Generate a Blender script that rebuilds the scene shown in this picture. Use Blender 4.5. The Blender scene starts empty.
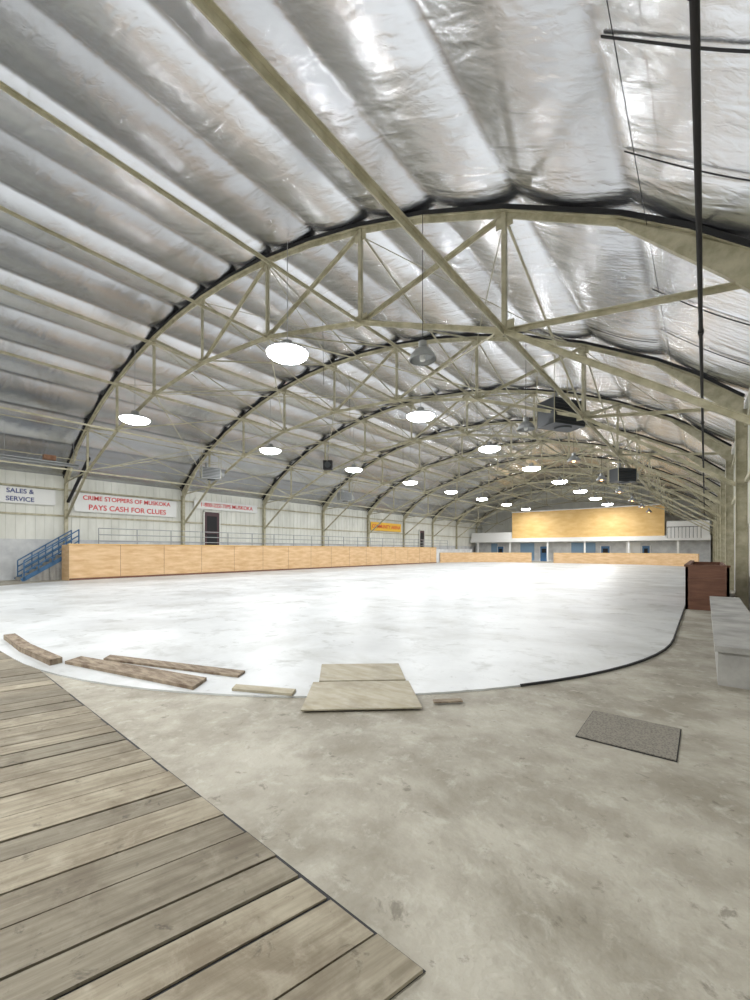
import bpy, math, random
import numpy as np
from mathutils import Vector
random.seed(7); rng=np.random.RandomState(3)
scene=bpy.context.scene
try:
    scene.view_settings.view_transform='Standard'
    scene.view_settings.look='None'
except Exception as e: print(e)
# ------------------------------------------------------------------ helpers
def new_mat(name,color=(.5,.5,.5),rough=.6,metal=0.0,emit=None,es=0):
    m=bpy.data.materials.new(name); m.use_nodes=True
    b=m.node_tree.nodes['Principled BSDF']
    b.inputs['Base Color'].default_value=(*color,1)
    b.inputs['Roughness'].default_value=rough
    b.inputs['Metallic'].default_value=metal
    if emit:
        b.inputs['Emission Color'].default_value=(*emit,1)
        b.inputs['Emission Strength'].default_value=es
    return m
def noisy(m,c1,c2,scale=(1,1,1),nscale=3,detail=6,lo=.35,hi=.65,bump=0,bscale=30,bdist=.01,c3=None,s3=.6,rot=0,c4=None,s4=2.2,t3=(.5,.72),t4=(.6,.74),a3=.8,a4=.8,c5=None,s5=9,t5=(.62,.7),a5=.6):
    nt=m.node_tree; N=nt.nodes; L=nt.links; b=N['Principled BSDF']
    tc=N.new('ShaderNodeTexCoord'); mp=N.new('ShaderNodeMapping'); mp.inputs['Scale'].default_value=scale
    if rot:
        mr=N.new('ShaderNodeMapping'); mr.inputs['Rotation'].default_value=(0,0,rot)
        L.new(tc.outputs['Object'],mr.inputs['Vector']); L.new(mr.outputs['Vector'],mp.inputs['Vector'])
    else: L.new(tc.outputs['Object'],mp.inputs['Vector'])
    no=N.new('ShaderNodeTexNoise'); no.inputs['Scale'].default_value=nscale; no.inputs['Detail'].default_value=detail
    no.inputs['Roughness'].default_value=.6
    L.new(mp.outputs['Vector'],no.inputs['Vector'])
    cr=N.new('ShaderNodeValToRGB'); cr.color_ramp.elements[0].position=lo; cr.color_ramp.elements[1].position=hi
    cr.color_ramp.elements[0].color=(*c1,1); cr.color_ramp.elements[1].color=(*c2,1)
    L.new(no.outputs['Fac'],cr.inputs['Fac']); out=cr.outputs['Color']
    for c,sc,(lo3,hi3),am,off in ((c3,s3,t3,a3,11.0),(c4,s4,t4,a4,37.0),(c5,s5,t5,a5,53.0)):
        if not c: continue
        mo=N.new('ShaderNodeMapping'); mo.inputs['Location'].default_value=(off,off*.7,0); L.new(tc.outputs['Object'],mo.inputs['Vector'])
        n3=N.new('ShaderNodeTexNoise'); n3.inputs['Scale'].default_value=sc; n3.inputs['Detail'].default_value=10
        n3.inputs['Roughness'].default_value=.68; n3.inputs['Distortion'].default_value=.4
        L.new(mo.outputs['Vector'],n3.inputs['Vector'])
        r3=N.new('ShaderNodeValToRGB'); r3.color_ramp.elements[0].position=lo3; r3.color_ramp.elements[1].position=hi3
        r3.color_ramp.elements[0].color=(0,0,0,1); r3.color_ramp.elements[1].color=(am,am,am,1)
        L.new(n3.outputs['Fac'],r3.inputs['Fac'])
        mx=N.new('ShaderNodeMixRGB'); mx.inputs[2].default_value=(*c,1)
        L.new(r3.outputs['Color'],mx.inputs[0]); L.new(out,mx.inputs[1]); out=mx.outputs[0]
    L.new(out,b.inputs['Base Color'])
    if bump:
        nb=N.new('ShaderNodeTexNoise'); nb.inputs['Scale'].default_value=bscale; nb.inputs['Detail'].default_value=5
        L.new(mp.outputs['Vector'],nb.inputs['Vector'])
        bp=N.new('ShaderNodeBump'); bp.inputs['Strength'].default_value=bump; bp.inputs['Distance'].default_value=bdist
        L.new(nb.outputs['Fac'],bp.inputs['Height']); L.new(bp.outputs['Normal'],b.inputs['Normal'])
    return m
class MB:
    def __init__(s): s.v=[]; s.f=[]; s.m=[]
    def hexa(s,p,mi=0):
        o=len(s.v); s.v+= [tuple(q) for q in p]
        for q in ((3,2,1,0),(4,5,6,7),(0,1,5,4),(1,2,6,5),(2,3,7,6),(3,0,4,7)):
            s.f.append(tuple(o+i for i in q)); s.m.append(mi)
    def box(s,x0,x1,y0,y1,z0,z1,mi=0):
        s.hexa([(x0,y0,z0),(x1,y0,z0),(x1,y1,z0),(x0,y1,z0),(x0,y0,z1),(x1,y0,z1),(x1,y1,z1),(x0,y1,z1)],mi)
    def beam(s,a,b,w,h,mi=0,up=(0,0,1)):
        a=Vector(a); b=Vector(b); d=(b-a).normalized(); u=Vector(up)
        if abs(d.dot(u))>.98: u=Vector((0,1,0))
        r=d.cross(u).normalized()*w/2; t=r.cross(d).normalized()*h/2
        s.hexa([a-r-t,a+r-t,b+r-t,b-r-t,a-r+t,a+r+t,b+r+t,b-r+t],mi)
    def angle(s,a,b,w,t=.012,mi=0,up=(0,0,1),flip=1):
        a=Vector(a); b=Vector(b); d=(b-a).normalized(); u=Vector(up)
        if abs(d.dot(u))>.98: u=Vector((0,1,0))
        r=d.cross(u).normalized(); q=r.cross(d).normalized()
        s.beam(a+q*(w/2),b+q*(w/2),w,t,mi,up); o=r*(w/2*flip)
        s.beam(a+o,b+o,t,w,mi,up)
    def cyl(s,a,b,r,n=10,mi=0,r2=None):
        a=Vector(a); b=Vector(b); d=(b-a).normalized(); u=Vector((0,0,1))
        if abs(d.dot(u))>.98: u=Vector((0,1,0))
        e=d.cross(u).normalized(); g=e.cross(d).normalized(); o=len(s.v); r2=r if r2 is None else r2
        for c,rr in ((a,r),(b,r2)):
            for i in range(n):
                t=2*math.pi*i/n; s.v.append(tuple(c+e*math.cos(t)*rr+g*math.sin(t)*rr))
        for i in range(n):
            j=(i+1)%n; s.f.append((o+i,o+j,o+n+j,o+n+i)); s.m.append(mi)
        s.f.append(tuple(o+i for i in range(n))[::-1]); s.m.append(mi)
        s.f.append(tuple(o+n+i for i in range(n))); s.m.append(mi)
    def lathe(s,c,prof,n=24,mi=0):
        o=len(s.v); k=len(prof)
        for r,z in prof:
            for i in range(n):
                t=2*math.pi*i/n; s.v.append((c[0]+r*math.cos(t),c[1]+r*math.sin(t),c[2]+z))
        for a in range(k-1):
            for i in range(n):
                j=(i+1)%n; s.f.append((o+a*n+i,o+a*n+j,o+(a+1)*n+j,o+(a+1)*n+i)); s.m.append(mi)
    def prism(s,pts,z0,z1,mi=0):
        o=len(s.v); n=len(pts)
        s.v+=[(p[0],p[1],z0) for p in pts]+[(p[0],p[1],z1) for p in pts]
        s.f.append(tuple(range(o,o+n))[::-1]); s.m.append(mi)
        s.f.append(tuple(range(o+n,o+2*n))); s.m.append(mi)
        for i in range(n):
            j=(i+1)%n; s.f.append((o+i,o+j,o+n+j,o+n+i)); s.m.append(mi)
    def xprism(s,pts,y0,y1,mi=0):
        o=len(s.v); n=len(pts)
        s.v+=[(p[0],y0,p[1]) for p in pts]+[(p[0],y1,p[1]) for p in pts]
        s.f.append(tuple(range(o,o+n))); s.m.append(mi)
        s.f.append(tuple(range(o+n,o+2*n))[::-1]); s.m.append(mi)
        for i in range(n):
            j=(i+1)%n; s.f.append((o+i,o+j,o+n+j,o+n+i)); s.m.append(mi)
    def build(s,name,mats,parent=None,smooth=False):
        me=bpy.data.meshes.new(name); me.from_pydata(s.v,[],s.f)
        for m in (mats if isinstance(mats,(list,tuple)) else [mats]): me.materials.append(m)
        me.polygons.foreach_set('material_index',s.m)
        if smooth: me.polygons.foreach_set('use_smooth',[True]*len(s.f))
        me.update(); ob=bpy.data.objects.new(name,me); scene.collection.objects.link(ob)
        if parent: ob.parent=parent
        return ob
def empty(name,loc=(0,0,0)):
    e=bpy.data.objects.new(name,None); e.location=loc; scene.collection.objects.link(e); e.empty_display_size=.2; return e
# ------------------------------------------------------------------ materials
M_steel=noisy(new_mat('cream_steel',rough=.5),(.36,.33,.22),(.56,.52,.38),nscale=4)
M_dark=new_mat('dark_gap',(.012,.012,.014),.7)
M_black=new_mat('black_pipe',(.014,.012,.012),.8)
M_conc=noisy(new_mat('concrete_floor',rough=.7),(.28,.255,.205),(.40,.375,.315),nscale=1.6,detail=14,lo=.40,hi=.60,bump=.7,bscale=22,bdist=.015,
   c3=(.19,.168,.125),s3=.9,t3=(.48,.64),a3=.7,c4=(.47,.45,.39),s4=6,t4=(.54,.66),a4=.5,c5=(.10,.085,.06),s5=7,t5=(.60,.68),a5=.6)
M_ice=noisy(new_mat('rink_slab',rough=.42),(.48,.49,.495),(.62,.635,.64),nscale=.4,detail=12,lo=.38,hi=.60,c3=(.36,.36,.34),s3=.5,t3=(.48,.66),a3=.65,c4=(.24,.24,.22),s4=1.6,t4=(.55,.68),a4=.6,c5=(.2,.19,.17),s5=5,t5=(.62,.7),a5=.5)
M_ply=noisy(new_mat('plywood',rough=.6),(.56,.35,.17),(.70,.49,.28),scale=(1,1,5),nscale=1.2)
M_ply2=noisy(new_mat('plywood_gold',rough=.6),(.66,.41,.14),(.76,.52,.22),scale=(1,1,3),nscale=.8)
M_siding=noisy(new_mat('siding_white',rough=.6),(.66,.66,.60),(.80,.80,.74),scale=(1,1,.4),nscale=1.0)
M_block=noisy(new_mat('block_wall',rough=.8),(.50,.51,.52),(.66,.67,.67),nscale=1.5)
M_white=new_mat('white_paint',(.80,.80,.78),.6)
M_blue=new_mat('blue_paint',(.05,.14,.28),.5)
M_ltblue=new_mat('light_blue_panel',(.22,.34,.48),.6)
M_door=new_mat('door_maroon',(.07,.03,.035),.5)
M_brown=noisy(new_mat('brown_wood',rough=.6),(.12,.05,.03),(.19,.085,.05),scale=(1,1,6),nscale=2)
M_bench=noisy(new_mat('bench_concrete',rough=.8),(.26,.255,.24),(.42,.41,.39),nscale=2,bump=.3)
M_grey=new_mat('heater_grey',(.05,.055,.06),.5,.2)
M_galv=new_mat('galvanised',(.36,.37,.37),.45,.6)
M_red=new_mat('red_letters',(.65,.03,.03),.5)
M_navy=new_mat('navy_letters',(.03,.05,.2),.5)
M_yel=new_mat('yellow_sign',(.85,.5,.04),.5)
M_lamp=new_mat('lamp_lens',(1,1,1),.5,0,(.97,.99,1),45)
M_warm=new_mat('warm_bulb',(1,.6,.3),.5,0,(1,.5,.2),10)
M_rust=noisy(new_mat('rusty_steel',rough=.8),(.20,.09,.05),(.35,.2,.12),nscale=4)
PA=math.radians(16)
def plankmat(name,c1,c2,rot=0):
    m=new_mat(name,rough=.75); nt=m.node_tree;N=nt.nodes;L=nt.links;b=N['Principled BSDF']
    noisy(m,c1,c2,scale=(16,1.2,3),nscale=1.6,detail=12,lo=.36,hi=.64,bump=.5,bscale=5,bdist=.005,c3=(.13,.10,.065),s3=1.8,rot=rot,t3=(.47,.63),a3=.65,c4=(.34,.305,.24),s4=6.0,t4=(.54,.68),a4=.5,c5=(.06,.045,.03),s5=9,t5=(.60,.68),a5=.6)
    at=N.new('ShaderNodeAttribute'); at.attribute_name='tone'
    mx=N.new('ShaderNodeMixRGB'); mx.blend_type='MULTIPLY'; mx.inputs[0].default_value=1
    src=b.inputs['Base Color'].links[0].from_socket
    L.new(src,mx.inputs[1]); L.new(at.outputs['Color'],mx.inputs[2]); L.new(mx.outputs[0],b.inputs['Base Color'])
    return m
M_plank=plankmat('deck_wood',(.185,.155,.11),(.30,.265,.20),rot=PA)
def set_tone(ob,per,lo=.7,hi=1.1):
    me=ob.data; ca=me.color_attributes.new('tone','FLOAT_COLOR','POINT')
    cur=1
    for i in range(len(me.vertices)):
        if i%per==0: cur=random.uniform(lo,hi)
        ca.data[i].color=(cur,cur,cur*.98,1)
M_oldwood=noisy(new_mat('weathered_board',rough=.8),(.12,.08,.05),(.31,.25,.18),scale=(2,8,2),nscale=2,bump=.4)
M_oldply=noisy(new_mat('weathered_ply',rough=.8),(.34,.30,.21),(.45,.41,.33),scale=(2,6,2),nscale=1.5,bump=.2,c3=(.24,.21,.15),s3=2)
M_foil=new_mat('foil_insulation',(.78,.79,.81),.27,1.0)
def foil():
    nt=M_foil.node_tree;N=nt.nodes;L=nt.links;b=N['Principled BSDF']
    tc=N.new('ShaderNodeTexCoord')
    def ns(sc,nscale,det,dis):
        mp=N.new('ShaderNodeMapping'); mp.inputs['Scale'].default_value=sc; L.new(tc.outputs['Object'],mp.inputs['Vector'])
        n=N.new('ShaderNodeTexNoise'); n.inputs['Scale'].default_value=nscale; n.inputs['Detail'].default_value=det
        n.inputs['Distortion'].default_value=dis
        L.new(mp.outputs['Vector'],n.inputs['Vector']); return n
    a=ns((.6,1.8,.6),1.3,2,.5); c=ns((1,1.6,1),4.5,4,.9)
    b1=N.new('ShaderNodeBump'); b1.inputs['Strength'].default_value=.5; b1.inputs['Distance'].default_value=.07
    b2=N.new('ShaderNodeBump'); b2.inputs['Strength'].default_value=.42; b2.inputs['Distance'].default_value=.018
    L.new(a.outputs['Fac'],b1.inputs['Height']); L.new(c.outputs['Fac'],b2.inputs['Height'])
    L.new(b1.outputs['Normal'],b2.inputs['Normal']); L.new(b2.outputs['Normal'],b.inputs['Normal'])
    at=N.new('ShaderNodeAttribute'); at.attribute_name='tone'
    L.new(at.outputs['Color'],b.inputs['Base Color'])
foil()
# ------------------------------------------------------------------ geometry constants
XL,XR=-29.0,.92; XC=(XL+XR)/2; HW=(XR-XL)/2; YN,YF=-4.5,66.0
R=26.1; ZA=10.95
def roofz(x):
    return ZA-R+math.sqrt(R*R-(x-XC)**2)-.42*(abs(x-XC)/HW)**10
def topz(x): return roofz(x)-.16
TY=[8.2+6.9*k for k in range(9)]
NX=[XL]+[-14.3+k*3.72 for k in range(-3,4)]+[XR]
# ------------------------------------------------------------------ camera
th=math.atan(330/423)
cam=bpy.data.cameras.new('camera'); co=bpy.data.objects.new('camera',cam); scene.collection.objects.link(co)
co.location=(0,0,1.6); co.rotation_euler=(math.pi/2,0,th)
cam.lens=423*36/1000; cam.sensor_width=36; cam.shift_y=.05; cam.clip_start=.05; cam.clip_end=300
scene.camera=co
# ------------------------------------------------------------------ floor / slab
f=MB(); f.box(XL,XR,YN,YF,-.3,0); f.build('floor',M_conc)
def rrect(x0,x1,y0,y1,r,n=24):
    p=[]
    for cx,cy,a0 in ((x1-r,y0+r,-90),(x1-r,y1-r,0),(x0+r,y1-r,90),(x0+r,y0+r,180)):
        for i in range(n+1):
            a=math.radians(a0+90*i/n); p.append((cx+r*math.cos(a),cy+r*math.sin(a)))
    return p
BX0,BX1,BY0,BY1=-26.0,-.44,1.62,54.0; BR=7.5
s=MB(); s.prism(rrect(BX0,BX1,BY0,BY1,BR),.0,.02); s.build('rink_slab',M_ice)
s=MB(); pr=rrect(BX0,BX1,BY0,BY1,BR)
for i in range(len(pr)):
    a=pr[i]; b=pr[(i+1)%len(pr)]
    if a[0]>-1.9 and a[1]<26 : s.beam((a[0],a[1],.015),(b[0],b[1],.015),.022,.03)
s.build('slab_edge_strip',M_dark)
# ------------------------------------------------------------------ timber deck
s=MB(); k=math.tan(PA)
def dedge(x): return 1.33+.0505*abs(x)
x=-.84
while x>-19.0:
    w=random.choice([.2,.24,.24,.27,.28]); z=.014+random.uniform(-.003,.003)
    xa,xb=x-w+random.choice([.010,.014,.02]),x
    ya,yb=dedge(xa),dedge(xb)
    def P(xx,ye,yy): return (xx+(yy-ye)*k,yy)
    cuts=[YN+.02]+([random.uniform(-2.0,.6)] if random.random()<.4 else [])+[None]
    for a,b in zip(cuts[:-1],cuts[1:]):
        j=random.uniform(0,.014)
        q=[P(xa,ya,a+.004),P(xb,yb,a+.004),P(xb,yb,(b-.004) if b else yb-j),P(xa,ya,(b-.004) if b else ya-j)]
        s.hexa([(p[0],p[1],.003) for p in q]+[(p[0],p[1],z) for p in q])
    x-=w
ob=s.build('plank_deck',M_plank); set_tone(ob,8,.65,1.12)
s=MB(); ye=dedge(.84)
s.prism([(-19.5-(dedge(19.5)-YN-.02)*k,YN+.02),(-.84-(ye-YN-.02)*k,YN+.02),(-.835,ye+.012),(-19.5,dedge(19.5)+.014)],.0005,.0025)
s.build('deck_void',M_dark)
# ------------------------------------------------------------------ roof
nb=16; sub=14
ys=np.concatenate([np.arange(YN,24,.07),np.arange(24,YF,.22),[YF]]); ny=len(ys); verts=[];tones=[]
bandshade=np.array([.80 if i%2 else .64 for i in range(nb)])+rng.uniform(-.06,.08,nb)  # alternate bands coloured lighter and darker for tilt to the light, plus random tone
prof=[]
for b in range(nb):
    for i in range(sub+(1 if b==nb-1 else 0)):
        prof.append((b,i/sub))
ph=rng.uniform(0,6.28,(nb,10)); fr=rng.uniform(.6,4.2,(nb,10))
def sagprof(t): return 1-abs(2*t-1)**1.9
for b,t in prof:
    x=XL+(b+t)*(XR-XL)/nb; base=roofz(x)
    env=sagprof(t)
    slow=sum(np.sin(ys*fr[b,j]*.35+ph[b,j]) for j in range(3))/3
    fast=sum(np.sin(ys*fr[b,j]*1.4+ph[b,j]+2.0*t*(1 if j%2 else -1)) for j in range(3,6))/3
    edge=4*(t*(1-t)); pk=max(0,edge)*(1-edge)*4
    puck=sum(np.sin(ys*(5+2.2*fr[b,j])+ph[b,j]+3*t) for j in range(6,10))/4
    gate=.5+.5*np.sin(ys*1.1+ph[b,9]+ (3 if t>.5 else 0))
    z=base-env*(.13+.02*slow)-env*.009*fast-pk*.008*puck*gate
    for yy,zz in zip(ys,z): verts.append((x,yy,zz))
    tones+= [bandshade[b]*(.62 if t<.001 else 1)]*ny
faces=[]
nc=len(prof)
for i in range(nc-1):
    for j in range(ny-1):
        a=i*ny+j; faces.append((a,a+1,a+ny+1,a+ny))
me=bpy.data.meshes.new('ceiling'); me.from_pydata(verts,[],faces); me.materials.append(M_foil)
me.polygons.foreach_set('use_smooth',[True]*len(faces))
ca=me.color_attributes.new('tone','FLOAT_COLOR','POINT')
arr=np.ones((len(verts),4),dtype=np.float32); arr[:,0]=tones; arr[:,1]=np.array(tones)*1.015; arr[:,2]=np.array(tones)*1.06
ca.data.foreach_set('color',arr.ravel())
ob=bpy.data.objects.new('ceiling',me); scene.collection.objects.link(ob)
s=MB()
def zz(x):
    t=((x-XL)/((XR-XL)/nb))%1; return roofz(x)-sagprof(t)*.14-.03
BW=(XR-XL)/nb
for (x0,x1,y,wd) in ((XR-BW+.05,XR-.1,5.2,.03),(XR-BW+.05,XR-.1,6.9,.02),(XR-2*BW+.05,XR-BW-.05,4.4,.01),(XR-BW+.05,XR-.1,10.9,.04),(XR-BW+.05,XR-.1,13.0,.03),(XR-BW+.05,XR-.1,17.6,.04),(XR-2*BW+.1,XR-BW-.1,14.0,.02),(XR-BW,XR-.1,21.0,.04)):
    n=10
    for i in range(n):
        a=x0+(x1-x0)*i/n; b=x0+(x1-x0)*(i+1)/n
        s.beam((a,y+.02*math.sin(3*a),zz(a)),(b,y+.02*math.sin(3*b),zz(b)),wd,.01)
s.build('insulation_tear_shade',M_dark)  # dark strips standing in for the shade inside tears between batts
# ------------------------------------------------------------------ walls
def ribs(m,c,a0,a1,z0,z1,step=.3,side=1,mi=0):
    a=a0
    while a<a1:
        m.box(min(c,c+side*.03),max(c,c+side*.03),a,a+.05,z0,z1,mi); a+=step
EH=5.75
w=MB(); w.box(XL-.2,XL,YN,YF,0,2.2,1); w.box(XL-.2,XL,YN,YF,2.2,EH+.1,0); ribs(w,XL,YN,YF,2.2,EH,.42,1,0)
for z in (3.5,5.0): w.box(XL,XL+.09,YN,YF,z,z+.10,2)
w.build('wall_left',[M_siding,M_block,M_steel])
w=MB(); w.box(XR,XR+.2,YN,YF,0,2.3,1); w.box(XR,XR+.2,YN,YF,2.3,EH+.1,0); ribs(w,XR,YN,YF,2.3,EH,.42,-1,0)
for z in (3.4,4.9): w.box(XR-.09,XR,YN,YF,z,z+.10,2)
w.build('wall_right',[M_siding,M_white,M_steel])
arc=[(XL+(XR-XL)*i/40) for i in range(41)]
for nm,y0,y1 in (('wall_back',YF,YF+.2),('wall_front',YN-.2,YN)):
    w=MB(); w.xprism([(XL,0)]+[(x,roofz(x)+.05) for x in arc]+[(XR,0)],y0,y1,0)
    w.build(nm,[M_siding])
# ------------------------------------------------------------------ trusses
def botz(i): return topz(NX[i])-2.45
CX=sorted(set([XL+.1,XR-.1,(XL+NX[1])/2,(XR+NX[7])/2,XL+1.1,XR-1.1]+NX[1:8]+[(NX[i]+NX[i+1])/2 for i in range(1,7)]))
def make_truss(y):
    m=MB()
    for xa,xb in zip(CX[:-1],CX[1:]):
        m.beam((xa,y,topz(xa)-.02),(xb,y,topz(xb)-.02),.22,.08,1)
        m.beam((xa,y,topz(xa)-.075),(xb,y,topz(xb)-.075),.17,.025,0)
        m.beam((xa,y,topz(xa)-.14),(xb,y,topz(xb)-.14),.03,.11,0)
    pts=[(XL+.15,y,3.3)]+[(NX[i],y,botz(i)) for i in range(1,8)]+[(XR-.15,y,3.3)]
    for a,b in zip(pts[:-1],pts[1:]):
        A=Vector(a);B=Vector(b); m.angle(A+Vector((0,.02,0)),B+Vector((0,.02,0)),.09,.014,0); m.angle(A-Vector((0,.02,0)),B-Vector((0,.02,0)),.09,.014,0,flip=-1)
    if y<9: m.beam((XL+.3,y+.07,4.35),(NX[1]-.0,y+.07,botz(1)+.75),.12,.12,1)
    for i in range(1,8):
        m.beam((NX[i],y,botz(i)),(NX[i],y,topz(NX[i])-.1),.09,.09 if i!=4 else .06,0)
    for i in range(0,4):
        j=8-i
        o=.15 if i==0 else 0
        m.angle((NX[i]+o,y,topz(NX[i]+o)-(.35 if i==0 else .15)),(NX[i+1],y,botz(i+1)),.08,.014,0)
        m.angle((NX[j]-o,y,topz(NX[j]-o)-(.35 if i==0 else .15)),(NX[j-1],y,botz(j-1)),.08,.014,0)
    for i in range(1,8):
        x=NX[i];z=botz(i)
        m.box(x-.2,x+.2,y-.012,y+.012,z-.08,z+.2,0)
        z=topz(x); m.box(x-.17,x+.17,y-.012,y+.012,z-.38,z-.1,0)
    for sx,x0 in ((1,XL+.1),(-1,XR-.1)):
        m.xprism([(x0,topz(x0)-.04),(x0+sx*2.0,topz(x0+sx*2.0)-.12),(x0+sx*2.0,topz(x0+sx*2.0)-.2),(x0+sx*.6,topz(x0+sx*.6)-.6),(x0,topz(x0)-.75)],y-.05,y+.05,0)
    for c in (XL+.14,XR-.14):
        m.box(c-.13,c-.115,y-.09,y+.09,0,5.4,0); m.box(c+.115,c+.13,y-.09,y+.09,0,5.4,0); m.box(c-.115,c+.115,y-.008,y+.008,0,5.4,0)
        m.box(c-.14,c+.14,y-.13,y+.13,0,.02,0)
    return m.build('roof_truss',[M_steel,M_dark])
for y in TY: make_truss(y)
m=MB()
for i,wd in ((7,.11),(6,.065),(5,.06),(4,.04),(3,.06),(2,.06),(1,.06)):
    z=botz(i)+.03
    m.beam((NX[i],YN+.05,z),(NX[i],YF-.05,z),wd,.016); m.beam((NX[i],YN+.05,z-wd/2),(NX[i],YF-.05,z-wd/2),.016,wd)
for c in (NX[3],NX[1],NX[2],XC-HW*.9):
    m.beam((c+.06,YN+.05,topz(c)-.32),(c+.06,YF-.05,topz(c)-.32),.04,.04)
for k in range(len(TY)-1):
    ya,yb=TY[k],TY[k+1]
    for i in (1,2,3,4,5,6,7):
        zt=topz(NX[i])-.2; zb=botz(i)+.1
        m.angle((NX[i],ya+.05,zt),(NX[i],yb-.05,zb),.05,.012)
        m.angle((NX[i]+.04,ya+.05,zb),(NX[i]+.04,yb-.05,zt),.05,.012)
    for i in ((1,3,5) if k%2==0 else (2,4)):
        m.cyl((NX[i],ya,botz(i)+.05),(NX[i+2],yb,botz(i+2)+.05),.018,6)
        m.cyl((NX[i+2],ya,botz(i+2)+.08),(NX[i],yb,botz(i)+.08),.018,6)
    for i in range(0,8):
        if (i+k)%2==0:
            xa=NX[i]+(.3 if i==0 else 0); xb=NX[i+1]-(.3 if i==7 else 0)
            m.cyl((xa,ya,topz(xa)-.25),(xb,yb,topz(xb)-.25),.012,5); m.cyl((xb,ya,topz(xb)-.22),(xa,yb,topz(xa)-.22),.012,5)
m.build('roof_bracing',M_steel)
m=MB(); PX,PZ=-.055,5.3
m.cyl((PX,YN+.1,PZ),(PX,YF-8,PZ),.03,12)
for y in (3.1,3.4,9,15.5,22,29): m.cyl((PX,y,PZ),(PX,y+.12,PZ),.045,12)
for y in TY: m.box(PX-.012,PX+.012,y-.15,y-.13,PZ,topz(PX)-.02)
m.build('overhead_pipe',M_black)
# ------------------------------------------------------------------ lamps
def highbay(x,y,z,LE=285):
    e=empty('high_bay_light',(x,y,z))
    m=MB(); m.lathe((0,0,0),[(.58,.0),(.61,.02),(.58,.06),(.34,.12),(.16,.16),(.14,.34),(.02,.36)],28,0)
    m.cyl((0,0,.35),(0,0,max(.6,roofz(x)-z-.2)),.012,6,0)
    m.build('housing',[M_galv],e)
    m=MB(); m.lathe((0,0,0),[(.57,.01),(.56,-.04),(.49,-.10),(.34,-.15),(.17,-.18),(.001,-.19)],28,0); m.build('lens',[M_lamp],e,True)
    l=bpy.data.lights.new('lamp','AREA'); l.shape='DISK'; l.size=.5; l.energy=LE; l.color=(.985,.995,1)
    lo=bpy.data.objects.new('lamp',l); lo.location=(0,0,-.22); lo.parent=e; scene.collection.objects.link(lo)
for k in range(8):
    for x in (-9.3,-19.1): highbay(x,7.9+7.1*k,7.15)
for x in (-4.5,-12,-20): highbay(x,-1.0,6.2,300)
def dome(x,y,z,warm=False):
    e=empty('dome_pendant_lamp',(x,y,z))
    m=MB(); m.lathe((0,0,0),[(.29,-.02),(.30,0),(.27,.10),(.17,.22),(.09,.27),(.09,.40),(.03,.43)],28,0); m.lathe((0,0,0),[(.28,0),(.25,.09),(.15,.2),(.05,.26)],28,0)
    m.cyl((0,0,.42),(0,0,roofz(x)-z-.2),.008,6,1); m.lathe((0,0,0),[(.001,-.05),(.06,-.02),(.07,.06),(.04,.17)],16,2)
    m.build('shade',[M_galv,M_dark,M_warm if warm else M_white],e)
for k,y in enumerate(TY): dome(-4.97,y-.1,5.85,k>1)
# ------------------------------------------------------------------ heaters
def heater(x,y,z,rz,sc=1,mat=None):
    e=empty('unit_heater',(x,y,z)); e.rotation_euler=(0,0,rz)
    m=MB(); a=.62*sc;b=.35*sc;c=.38*sc
    m.box(-a,a,-b,b,-c,c,0)
    for i in range(7):
        q=-c+.06*sc+i*.1*sc; m.hexa([(-a+.05,-b-.05,q),(a-.05,-b-.05,q),(a-.05,-b,q+.03),(-a+.05,-b,q+.03),(-a+.05,-b-.05,q+.012),(a-.05,-b-.05,q+.012),(a-.05,-b,q+.045),(-a+.05,-b,q+.045)],1)
    m.lathe((a*.1,0,-c-.0),[(.001,-.05),(.25*sc,-.05),(.27*sc,0)],20,1)
    m.cyl((a,0,0),(a+.25,0,0),.2*sc,18,3); m.cyl((-a*.4,0,c),(-a*.4,0,c+.3),.09,12,3)
    top=max(.35,roofz(x+(1 if x>-14 else -1))-z-c-.3)
    for sx in (-a,a):
        for sy in (-b,b): m.cyl((sx,sy,-c),(sx,sy,c+top),.016,6,2)
    m.beam((-a,-b,c+.3),(a,-b,c+.3),.03,.03,2); m.beam((-a,b,c+.3),(a,b,c+.3),.03,.03,2)
    m.build('casing',[mat or M_grey,M_grey,M_steel,M_galv],e)
heater(-4.0,15.8,6.35,math.radians(60),1.15); heater(-3.4,25.5,5.5,math.radians(50),.9)
heater(-24,14.3,6.3,math.radians(70),.9,M_galv); heater(-24,26.6,6.1,math.radians(70),.9,M_galv)
m=MB(); m.box(-.3,.3,-.22,.22,-.3,.3,0); m.cyl((0,0,.3),(0,0,2.3),.015,6,0); m.cyl((0,-.225,0),(0,-.24,0),.2,16,1)
o=m.build('loudspeaker',[M_dark,M_grey]); o.location=(-20,20.5,7.3); o.rotation_euler=(0,0,.6)
m=MB(); m.cyl((-26.2,1.5,6.0),(-26.2,8.0,6.0),.06,10,0); m.beam((-26.2,1.5,6.08),(-26.2,8.0,6.08),.42,.03,0)
for y in (2.2,5,7.8): m.cyl((-26.2,y,6.1),(-26.2,y,roofz(-26.2)-.2),.01,6,0)
m.box(-26.35,-26.05,6.5,7.0,6.15,6.4,1)
m.build('tube_heater',[M_galv,M_rust])
m=MB()
for x,y,l in ((-12,12,2.5),(-15,17,3),(-10,22,3.2),(-17,25,3)):
    m.cyl((x,y,roofz(x)-.2),(x+.05,y,roofz(x)-.2-l),.008,5)
m.cyl((-.75,2.0,roofz(-.75)-.25),(-.75,30,roofz(-.75)-.35),.005,5)
m.build('hanging_cables',M_dark)
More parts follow.
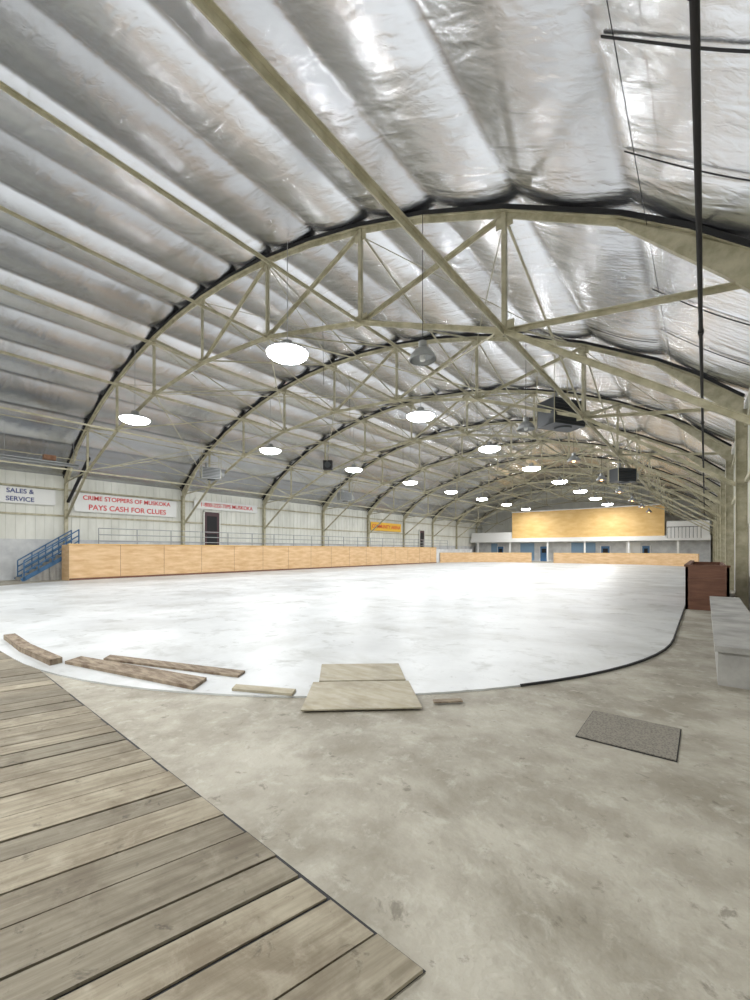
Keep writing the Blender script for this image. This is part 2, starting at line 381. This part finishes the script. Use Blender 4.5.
# ------------------------------------------------------------------ left stands
PZ1=1.7
m=MB(); m.box(XL+.3,-26.12,8.6,YF-10,0,PZ1,0); m.build('spectator_platform',[M_block])
m=MB(); BH=1.88
m.box(-26.1,-26.02,7.55,45.6,0,BH,0); m.box(-27.2,-26.1,7.55,7.63,0,BH,0)
m.box(-26.14,-25.96,7.5,45.6,BH,BH+.05,1)
y=7.55+2.44
while y<45: m.box(-26.02,-26.012,y,y+.012,0.05,BH,2); y+=2.44
m.box(-26.02,-25.99,7.55,45.6,0,.12,2)
m.build('rink_boards',[M_ply,M_ply2,M_brown])
m=MB(); pr=rrect(BX0,BX1,BY0,BY1,BR,16)
seg=[]
for i in range(len(pr)):
    a=pr[i];b=pr[(i+1)%len(pr)]
    n=max(1,int(math.dist(a,b)/1.2))
    for q in range(n):
        seg.append(((a[0]+(b[0]-a[0])*q/n,a[1]+(b[1]-a[1])*q/n),(a[0]+(b[0]-a[0])*(q+1)/n,a[1]+(b[1]-a[1])*(q+1)/n)))
for a,b in seg:
    if min(a[1],b[1])>45.7 and not(-17<a[0]<-14.5):
        m.beam((a[0],a[1],.62),(b[0],b[1],.62),.08,1.2,0); m.beam((a[0],a[1],1.24),(b[0],b[1],1.24),.12,.05,1)
m.build('rink_boards_end',[M_ply,M_ply2])
m=MB(); y=9.0
while y<50:
    m.cyl((-26.3,y,PZ1),(-26.3,y,PZ1+1.1),.03,8); y+=2.0
for z in (.4,.75,1.1): m.cyl((-26.3,9,PZ1+z),(-26.3,49,PZ1+z),.025,8)
m.build('guard_railing',M_galv)
m=MB(); n=9; y0,y1=5.9,8.5; x0,x1=-28.6,-27.4
for i in range(n):
    a=y0+(y1-y0)*i/n; m.box(x0,x1,a,a+(y1-y0)/n+.02,0,PZ1*(i+1)/n,0)
for xx in (x0,x1):
    for t in (0,.25,.5,.75,1):
        y=y0+.1+(y1-y0-.2)*t; z=PZ1*t+.1; m.beam((xx,y,z-.05),(xx,y,z+.95),.05,.05,1)
    for h in (.35,.65,.97): m.beam((xx,y0+.1,h+.08),(xx,y1-.1,PZ1+h+.05),.05,.06,1)
    m.beam((xx,y0,.05),(xx,y1,PZ1),.05,.2,1)
m.build('staircase',[M_bench,M_blue])
def door_l(name,ya,yb,z0,z1,mat):
    m=MB(); x=XL+.1
    m.box(x,x+.06,ya,yb,z0,z1,0); m.box(x,x+.1,ya-.08,ya,z0,z1+.08,1); m.box(x,x+.1,yb,yb+.08,z0,z1+.08,1); m.box(x,x+.1,ya-.08,yb+.08,z1,z1+.08,1)
    m.box(x+.06,x+.1,ya+.1,ya+.16,z0+1,z0+1.15,2); m.box(x+.06,x+.075,ya+.2,yb-.2,z0+1.3,z1-.3,2); m.box(x+.06,x+.075,ya+.2,yb-.2,z0+.2,z0+1.1,2)
    m.build(name,[mat,M_siding,M_dark])
door_l('door_1',16.7,17.9,PZ1,4.4,M_door); door_l('door_2',46.3,47.4,PZ1,4.1,M_door)
def sign(name,ya,yb,za,zb,bg,lines):
    e=empty(name,(XL+.2,ya,za)); m=MB(); m.box(-.06,0,0,yb-ya,0,zb-za,0)
    m.build('panel',[bg],e)
    n=len(lines); H=(zb-za)
    for i,(t,mat,hs) in enumerate(lines):
        c=bpy.data.curves.new('lettering','FONT'); c.body=t; c.align_x='CENTER'; c.align_y='CENTER'; c.size=H/n*hs; c.extrude=.004; c.offset=.006
        o=bpy.data.objects.new('lettering',c); o.data.materials.append(mat); o.parent=e
        o.location=(.008,(yb-ya)/2,H*(n-i-.5)/n); o.rotation_euler=(math.pi/2,0,math.pi/2); scene.collection.objects.link(o)
sign('wall_sign',4.6,7.7,4.1,4.95,M_white,[('SALES &',M_navy,.78),('SERVICE',M_navy,.78)])
sign('banner_sign',8.6,14.6,3.85,4.95,M_white,[('CRIME STOPPERS OF MUSKOKA',M_red,.66),('PAYS CASH FOR CLUES',M_red,.8)])
sign('banner_sign',15.9,21.3,4.6,5.2,M_white,[('1-800-222-TIPS MUSKOKA',M_red,.66)])
sign('banner_sign',36.2,42.0,3.75,4.7,M_yel,[('COMMUNITY ARENA',M_red,.6)])
# ------------------------------------------------------------------ far end mezzanine
MY=61.0
m=MB()
m.box(-22.2,-3.8,MY,MY+.15,3.3,7.0,0)
m.box(-22.3,-3.7,MY-.06,MY+.2,7.0,7.12,1)
m.box(XL+.4,XR-.4,MY-.3,MY+.2,2.75,3.3,1)
m.box(XL+.4,XR-.4,MY,YF-.05,2.9,3.1,1)
m.box(XL+.4,XR-.4,MY+1.5,MY+1.65,0,2.9,2)
for a,b,mi in ((-26,-25,4),(-21.5,-19.5,4),(-14.5,-11.5,4),(-8,-6.4,1),(-4.5,-1.5,2)): m.box(a,b,MY+1.45,MY+1.5,.1,2.6,mi)
for x in (-27.5,-22.5,-17.2,-12.5,-7.5,-2.5): m.box(x-.1,x+.1,MY-.1,MY+.1,0,2.75,1)
m.box(-3.6,XR-.5,MY,MY+.15,3.3,5.0,1); m.box(XL+.4,-22.3,MY,MY+.15,3.3,4.2,1)
m.build('mezzanine',[M_ply2,M_white,M_block,M_brown,M_ltblue])
for nmb,(a,b) in enumerate(((-24.9,-24.0),(-18.6,-17.6),(-10.8,-9.8),(-6.2,-5.4))):
    m=MB(); m.box(a,b,MY+1.32,MY+1.4,0,2.1,0); m.box(a-.07,a,MY+1.3,MY+1.4,0,2.17,1); m.box(b,b+.07,MY+1.3,MY+1.4,0,2.17,1); m.box(a+.2,b-.2,MY+1.31,MY+1.32,1.2,1.8,2)
    m.build('door_%d'%(nmb+3),[M_blue,M_white,M_dark])
m=MB()
for x in [ -3.5+i*.35 for i in range(10)]: m.cyl((x,MY-.4,3.0),(x,MY-.4,4.3),.02,6)
m.cyl((-3.6,MY-.4,4.3),(-.2,MY-.4,4.3),.03,8); m.build('balcony_railing',M_dark)
# ------------------------------------------------------------------ right side objects
m=MB()
x0,x1,y0,y1,h=-.42,.5,14.2,20.5,1.15
m.box(x0,x1,y0,y0+.06,0,h,0); m.box(x0,x0+.06,y0,y1,0,h,0); m.box(x0,x1,y1-.06,y1,0,h,0); m.box(x1-.06,x1,y0,y1,0,h,0)
m.box(x0-.03,x1+.02,y0-.03,y0+.1,h,h+.05,0); m.box(x0-.03,x0+.1,y0,y1,h,h+.05,0)
m.box(x0+.05,x1-.05,y0-.02,y0,.25,.31,0); m.box(x0+.05,x1-.05,y0-.02,y0,.8,.86,0)
m.box(x0+.06,x1-.06,y0+.06,y1-.06,.02,.45,0)
m.build('penalty_box',[M_brown])
m=MB(); m.box(.12,.62,6.45,13.2,.0,.40,0); m.box(.09,.64,6.41,13.24,.40,.47,0); m.build('concrete_bench',[M_bench])
# ------------------------------------------------------------------ loose boards, ramp, mat
def slab(name,pts,z0,z1,mat):
    m=MB(); m.prism(pts,z0,z1,0); return m.build(name,[mat])
slab('loose_plank',[(-7.0,1.98),(-4.55,2.50),(-4.75,2.78),(-7.15,2.22)],.02,.06,M_oldwood)
slab('loose_plank',[(-6.78,2.38),(-4.55,3.08),(-4.66,3.26),(-6.95,2.53)],.022,.05,M_oldwood)
slab('loose_plank',[(-9.8,1.86),(-8.4,1.78),(-7.05,1.82),(-7.1,1.98),(-8.5,1.95),(-9.8,2.02)],.022,.10,M_oldwood)
slab('loose_plank',[(-4.18,2.75),(-3.52,3.05),(-3.6,3.18),(-4.28,2.87)],.022,.05,M_oldply)
slab('loose_plank',[(-2.2,3.80),(-1.98,4.02),(-2.03,4.08),(-2.25,3.87)],.022,.035,M_oldwood)
slab('ramp_plywood',[(-3.12,2.82),(-2.22,3.61),(-2.80,4.24),(-3.66,3.5)],.022,.036,M_oldply)
slab('ramp_plywood',[(-3.62,3.56),(-2.84,4.24),(-3.32,4.78),(-4.12,4.1)],.022,.045,M_oldply)
M_mat=new_mat('rubber_mat',(.2,.19,.17),.85)
def matmat():
    nt=M_mat.node_tree;N=nt.nodes;L=nt.links;b=N['Principled BSDF']
    tc=N.new('ShaderNodeTexCoord'); v=N.new('ShaderNodeTexVoronoi'); v.inputs['Scale'].default_value=60
    L.new(tc.outputs['Object'],v.inputs['Vector']); r=N.new('ShaderNodeValToRGB'); r.color_ramp.elements[0].color=(.07,.065,.055,1); r.color_ramp.elements[1].color=(.22,.20,.165,1)
    r.color_ramp.elements[1].position=.6
    L.new(v.outputs['Distance'],r.inputs['Fac']); L.new(r.outputs['Color'],b.inputs['Base Color'])
matmat()
m=MB(); m.box(-.875,-.165,3.91,4.64,.001,.008,1); m.box(-.868,-.172,3.917,4.633,.008,.014,0); m.build('door_mat',[M_mat,M_dark])
